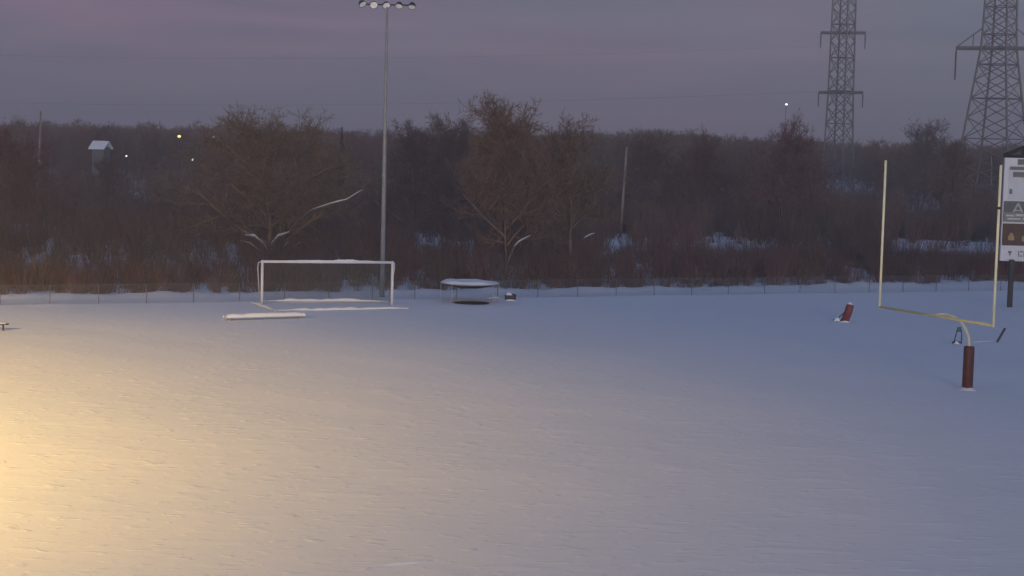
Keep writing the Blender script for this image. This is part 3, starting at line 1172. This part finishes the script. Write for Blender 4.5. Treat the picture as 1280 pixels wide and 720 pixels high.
fr_ = plate('score_panel', sx(1253.5), XR - .15, 206.5, 249, BLU, .03)
plate('header_band', sx(1254.5), XR - .25, 208, 212, PRD, .055)
plate('header_sign', sx(1258.5), sx(1278.5), 214.5, 221, PRD, .055)
plate('emblem', sx(1263.5), sx(1273), 198.5, 205.5, PRD, .03)
plate('mark', sx(1255), sx(1258.5), 236, 242, PRD, .045)
for k in range(1, 4):
    plate('header_sign', sx(1258.5) + k * 1.45, sx(1278.5) + k * 1.45, 214.5, 221, PRD, .055) if sx(1278.5) + k * 1.45 < XR - .3 else None
sl_ = plate('sponsor_panel', XL + .06, XR - .06, 251, 277, SLT, .03)
plate('sponsor_strip', XL + .10, XR - .10, 265, 277, GRYP, .045)
for q in ((1252, 1262, 268, 270), (1264, 1274, 267, 269.5), (1254, 1270, 272, 274), (1273, 1280, 271.5, 274)):
    plate('print', sx(q[0]), sx(q[1]), q[2], q[3], PRT, .05)
# outlined triangle emblem
def stroke(p, q, wd=.10):
    p, q = Vector((sx(p[0]), .036, zpx(p[1]))), Vector((sx(q[0]), .036, zpx(q[1])))
    return bar('emblem_stroke', p, q, wd / 2, PRT, sb, 4)
stroke((1261, 264.5), (1266.5, 253.5), .11)
stroke((1266.5, 253.5), (1272, 264.5), .11)
stroke((1262.5, 262.5), (1270.5, 262.5), .07)
plate('sponsor_panel', XL + .06, XR - .06, 279, 306.5, BRN, .03)
for x0, x1, y0, y1 in ((1256, 1263.5, 294, 300), (1258, 1262, 291, 296), (1273, 1281, 294, 301), (1285, 1292, 293, 300)):
    plate('print', sx(x0), sx(x1), y0, y1, TANP, .04 + .003 * (x0 % 3))
for x0, x1, y0, y1 in ((1257, 1261.5, 313.5, 316), (1258.3, 1260.3, 316, 319), (1269.5, 1271, 313, 320.5), (1272.2, 1275, 313, 315), (1272.2, 1274.2, 318.5, 320.5), (1276.2, 1278.8, 313, 320.5)):
    plate('print', sx(x0), sx(x1), y0, y1, PRD, .006)
# gabled truss on top
zt0 = zt_ + .05
pk = (XC, zt0 + 1.45)
def tb(a, b, r=.09):
    return bar('truss_bar', (a[0], .2, a[1]), (b[0], .2, b[1]), r, DARK, sb, 4)
tb((XL - .05, zt0 + .04), (XR + .05, zt0 + .04), .10)
tb((XL - .05, zt0 + .10), pk, .10)
tb((XR + .05, zt0 + .10), pk, .10)
for q in (.36, .68, 1.0):
    for s in (-1, 1):
        xx = XC + s * (PW / 2) * (1 - q)
        zz = zt0 + .1 + 1.33 * q
        if q < 1 or s > 0:
            tb((xx, zt0), (xx, zz), .09)
        x2 = XC + s * (PW / 2) * (1 - q + .32)
        tb((xx, zz), (x2, zt0 + .05), .07)
for s in (-1, 1):
    x0, x1 = XC + s * PW / 2, XC + s * (PW / 2) * .64
    mesh_obj('truss_sheet', [(x0, .24, zt0), (x1, .24, zt0), (x1, .24, zt0 + .58), (x0, .24, zt0 + .1),
                             (x0, .26, zt0), (x1, .26, zt0), (x1, .26, zt0 + .58), (x0, .26, zt0 + .1)],
             [(0, 1, 2, 3), (7, 6, 5, 4), (0, 4, 5, 1), (1, 5, 6, 2), (2, 6, 7, 3), (3, 7, 4, 0)], LHS, sb)

# ------------------------------------------------------------------ lattice towers
def tower(name, label, base, prof, panels, arms, leg_r, br_r, rz, group):
    """prof: [(z, half diagonal)]; square body seen corner on"""
    t = thing(name, label, 'tower', base, 0, group)
    def hw(z):
        for i in range(len(prof) - 1):
            if z <= prof[i + 1][0]:
                k = (z - prof[i][0]) / (prof[i + 1][0] - prof[i][0])
                return prof[i][1] * (1 - k) + prof[i + 1][1] * k
        return prof[-1][1]
    def corner(z, k):
        a = rz + k * PI / 2
        return Vector((hw(z) * math.cos(a), hw(z) * math.sin(a), z))
    for k in range(4):
        pts = [corner(z, k) for z, _ in prof]
        tube('leg', pts, leg_r, LATT, t, 5, False)
    for i in range(len(panels) - 1):
        z0, z1 = panels[i], panels[i + 1]
        for k in range(4):
            bar('brace', corner(z0, k), corner(z1, k + 1), br_r, LATT, t)
            bar('brace', corner(z1, k), corner(z0, k + 1), br_r, LATT, t)
            if i % 2 == 0:
                bar('strut', corner(z1, k), corner(z1, k + 1), br_r, LATT, t)
    for (z, half, ins, rise, ry) in arms:
        h0 = hw(z)
        dz = .02 * half
        arm = tube('crossarm', [(-half, 0, z - dz), (half, 0, z + dz)], leg_r * 1.7, LATT, t, 4, False)
        for s in (-1, 1):
            if rise:
                bar('arm_brace', (s * half, 0, z), (s * h0 * .9, 0, z + rise), br_r * 1.1, LATT, t)
                bar('arm_brace', (s * half * .62, 0, z), (s * (h0 + (half - h0) * .3), 0, z + rise * .68), br_r, LATT, t)
            V, F = tube_vf([(s * half, 0, z), (s * half, 0, z - ins * .1), (s * half, 0, z - ins * .12), (s * half, 0, z - ins)], [.05, .05, .11, .09], 6)
            mesh_obj('insulator', V, F, DARK, t)
    return t

bL = on_ground(1046, 240)
sL = FPX / bL.y
def zL(y):
    return (240 - y) / sL
zs = [0, zL(205), zL(178), zL(155), zL(135)]
z = zs[-1]
pan = list(zs)
while z < zL(-70):
    z += 20.5 / sL
    pan.append(z)
tower('lattice_tower', 'smaller steel lattice tower with two short level crossarms', bL,
      [(0, 21 / sL), (zL(178), 18 / sL), (zL(116), 16 / sL), (zL(40), 15.2 / sL), (zL(-75), 13.5 / sL)], pan,
      [(zL(116.5), 27.5 / sL, 18 / sL, 0, 0), (zL(43), 27.5 / sL, 19 / sL, 0, 0), (zL(-32), 27 / sL, 18 / sL, 0, 0)], .17, .095, .12,
      'steel lattice power towers')
bR = on_ground(1239, 264)
sR = FPX / bR.y
def zR(y):
    return (264 - y) / sR
pan = [0, zR(232), zR(202), zR(174), zR(148), zR(124), zR(102), zR(82), zR(63), zR(45), zR(28), zR(11), zR(-6), zR(-24), zR(-42)]
tower('lattice_tower', 'larger steel lattice tower with one wide crossarm behind the scoreboard', bR,
      [(0, 66 / sR), (zR(180), 42 / sR), (zR(100), 29 / sR), (zR(63), 23 / sR), (zR(38), 21.5 / sR), (zR(-45), 19 / sR)], pan,
      [(zR(62), 53 / sR, 40 / sR, 25 / sR, 0), (zR(-38), 46 / sR, 40 / sR, 20 / sR, 0)], .17, .075, .10,
      'steel lattice power towers')
# conductors
def wire(label, a, b, sag, r=.011):
    a, b = Vector(a), Vector(b)
    pts = []
    for k in range(25):
        q = k / 24
        p = a.lerp(b, q)
        p.z -= sag * 4 * q * (1 - q)
        pts.append(p)
    o = tube('power_line', pts, r, DARK, None, 4)
    tag(o, label, 'power line', 'power lines strung from the smaller tower')
xl = bL + Vector((-27.5 / sL, 0, 0))
wire('upper thin power line running left from the smaller tower', (xl.x, xl.y, zL(60)), D(-420, 52, 395), 3.0)
wire('lower thin power line just above the treetops', (xl.x, xl.y, zL(116)), D(-420, 112, 395), 3.0)

# ------------------------------------------------------------------ utility poles
def upole(label, foot, top, r, arm_y=None):
    b = on_ground(*foot)
    tpt = D(top[0], top[1], b.y)
    o = thing('utility_pole', label, 'pole', b, 0, 'thin utility poles among the trees')
    d = tpt - b
    tube('shaft', [(0, 0, -.3), d * .5, d], [r, r * .85, r * .65], WOODP, o, 8)
    if arm_y is not None:
        q = (foot[1] - arm_y) / (foot[1] - top[1])
        tube('transformer', [d * (q - .02) + Vector((.2, 0, 0)), d * (q + .05) + Vector((.2, 0, 0))], .22, GALV, o, 8)
    return o
upole('pale slim pole leaning right of the tallest tree', (775, 297), (783.5, 184), .15)
upole('slim pole standing at the far left among trees', (46.5, 262), (51, 139), .15, 206)
upole('short dark pole in the brush just left of the scoreboard', (1238.5, 262), (1239.5, 185), .12)

# ------------------------------------------------------------------ far house and lights
HPB = D(126, 214, 256)
hz_ = ground_z(HPB.x, HPB.y)
hs = thing('house', 'far small pale building with a snowy roof among the trees', 'house', (HPB.x, HPB.y, hz_), 1.35)
HW = mat('pale_siding', (.13, .13, .135), .7, .1, 1)
top_z = D(126, 176, 256).z - hz_
wz = top_z - .9
box('wall', (0, 0, wz / 2), (2.0, 1.9, wz), HW, hs)
for s in (-1, 1):
    rf_ = mesh_obj('roof', [(0, -1.25, top_z), (0, 1.25, top_z), (s * 1.5, 1.25, wz - .18), (s * 1.5, -1.25, wz - .18),
                            (0, -1.25, top_z - .14), (0, 1.25, top_z - .14), (s * 1.5, 1.25, wz - .32), (s * 1.5, -1.25, wz - .32)],
                   [(0, 1, 2, 3), (7, 6, 5, 4), (0, 3, 7, 4), (1, 5, 6, 2), (2, 6, 7, 3), (0, 4, 5, 1)], SNOW, hs)
wn = box('window', (0, -.97, wz * .62), (.7, .08, 1.0), PRD, hs)
for x in (-.5, .5):
    box('frame', (x * .8, -.98, wz * .62), (.08, .1, 1.1), WHITE, wn)

def street_lamp(label, px, py, dist, col, estr, size):
    p = D(px, py, dist)
    g = ground_z(p.x, p.y)
    o = thing('street_lamp', label, 'street lamp', (p.x, p.y, g), 0, 'distant lit lamps')
    h = p.z - g
    tube('pole', [(0, .3, -.2), (0, .3, h - .2), (0, .25, h + .15), (0, 0, h + .22)], [.045, .035, .03, .03], DARK, o, 6)
    V, F = [], []
    for i in range(7):
        a = PI * i / 6
        for k in range(10):
            t = 2 * PI * k / 10
            V.append((size * math.sin(a) * math.cos(t), size * math.sin(a) * math.sin(t), h + size * math.cos(a) * .8))
    for i in range(6):
        for k in range(10):
            F.append((i * 10 + k, i * 10 + (k + 1) % 10, (i + 1) * 10 + (k + 1) % 10, (i + 1) * 10 + k))
    mesh_obj('bulb', V, F, mat('bulb_' + label[:8].replace(' ', '_'), (.8, .8, .8), .4, .02, 1, emit=col, estr=estr), o, True)
    tube('hood', [(0, 0, h + size * .85), (0, 0, h + size * 1.3)], [size * 1.1, size * .5], DARK, o, 8)
    return o
street_lamp('yellow lit street lamp just under the skyline', 224, 170.5, 250, (1, .80, .12), 1.5, .24)
street_lamp('small white lit lamp right of the far house', 158, 195, 236, (.9, .95, 1.0), 1.6, .13)
street_lamp('white lit lamp below the yellow one', 241, 199.5, 232, (.85, 1.0, .95), 1.8, .15)
street_lamp('faint orange lamp right of the yellow one', 267, 171, 255, (1, .55, .3), .8, .16)
street_lamp('lone white light above the trees left of smaller tower', 983, 130.5, 300, (1, .97, .95), 2.5, .20)

# ------------------------------------------------------------------ the lit floodlight that warms the left of the field (stands left of the frame)
FLP = Vector((-44.5, 32, 0))
FLH = 20.0
fl = thing('floodlight_pole', 'warm floodlight on a pole standing beyond the left edge', 'floodlight', (FLP.x, FLP.y, ground_z(FLP.x, FLP.y)))
tube('pole', [(0, 0, -.3), (0, 0, 7), (0, 0, FLH + .3)], [.16, .13, .09], GALV, fl, 12)
aim = Vector((-12, 65, 0)) - FLP
aim_az = math.atan2(aim.y, aim.x)
hd = Vector((math.cos(aim_az), math.sin(aim_az), 0))
sd = Vector((-hd.y, hd.x, 0))
tube('arm', [(0, 0, FLH + .12), tuple(hd * .5 + Vector((0, 0, FLH + .12)))], .05, GALV, fl, 8)
Rz = Matrix.Rotation(aim_az, 3, 'Z')
box('housing', hd * .62 + Vector((0, 0, FLH + .16)), (.40, .56, .16), LHS, fl, .02, Rz)
# lamp opening points down and out; the visor trims the beam just short of the far fence
lamp_p = hd * .66 + Vector((0, 0, FLH - .02))
CUT = math.atan2(FLH, 71.0)
vis = Vector((0, 0, 0))
V_, F_ = [], []
for k in range(17):
    a = aim_az + math.radians(-100 + 200 * k / 16)
    dr = Vector((math.cos(a), math.sin(a), 0)) * .42
    V_.append(lamp_p + dr + Vector((0, 0, -.42 * math.tan(CUT))))
    V_.append(lamp_p + dr + Vector((0, 0, .14)))
for k in range(16):
    F_.append((2 * k, 2 * k + 1, 2 * k + 3, 2 * k + 2))
vs = mesh_obj('visor', V_, F_, LHS, fl)
md = vs.modifiers.new('thick', 'SOLIDIFY')
md.thickness = .01
lens = box('lens', lamp_p + Vector((0, 0, .085)), (.24, .36, .02), mat('lit_lens', (.9, .85, .7), .4, .02, 2, emit=(1, .74, .36), estr=4), fl, 0, Rz)
ld = bpy.data.lights.new('floodlight', 'SPOT')
ld.energy = 295000
ld.color = (1.0, .63, .15)
ld.spot_size = math.radians(172)
ld.spot_blend = 1.0
ld.shadow_soft_size = .028
lo = bpy.data.objects.new('floodlight_beam', ld)
link(lo, fl)
lo.location = lamp_p
dv = Vector((-2.6, 7.0, -20.0))
lo.rotation_euler = dv.to_track_quat('-Z', 'Y').to_euler()

# ------------------------------------------------------------------ dusk haze
V_, F_ = box_vf((0, 750, 27), (2700, 2300, 56))
hz = mesh_obj('haze', V_, F_, bpy.data.materials.new('thin_dusk_haze'))
hz['kind'] = 'stuff'
hz['label'] = 'thin dusk haze lying over the whole place'
hm_ = hz.data.materials[0]
hm_.use_nodes = True
t = hm_.node_tree
t.nodes.clear()
ov = t.nodes.new('ShaderNodeOutputMaterial')
pv = t.nodes.new('ShaderNodeVolumePrincipled')
pv.inputs['Color'].default_value = (.93, .93, .95, 1)
pv.inputs['Density'].default_value = .0010
t.links.new(pv.outputs[0], ov.inputs['Volume'])
tri = sum(len(o.data.polygons) for o in bpy.data.objects if o.type == 'MESH')
print('faces', tri)
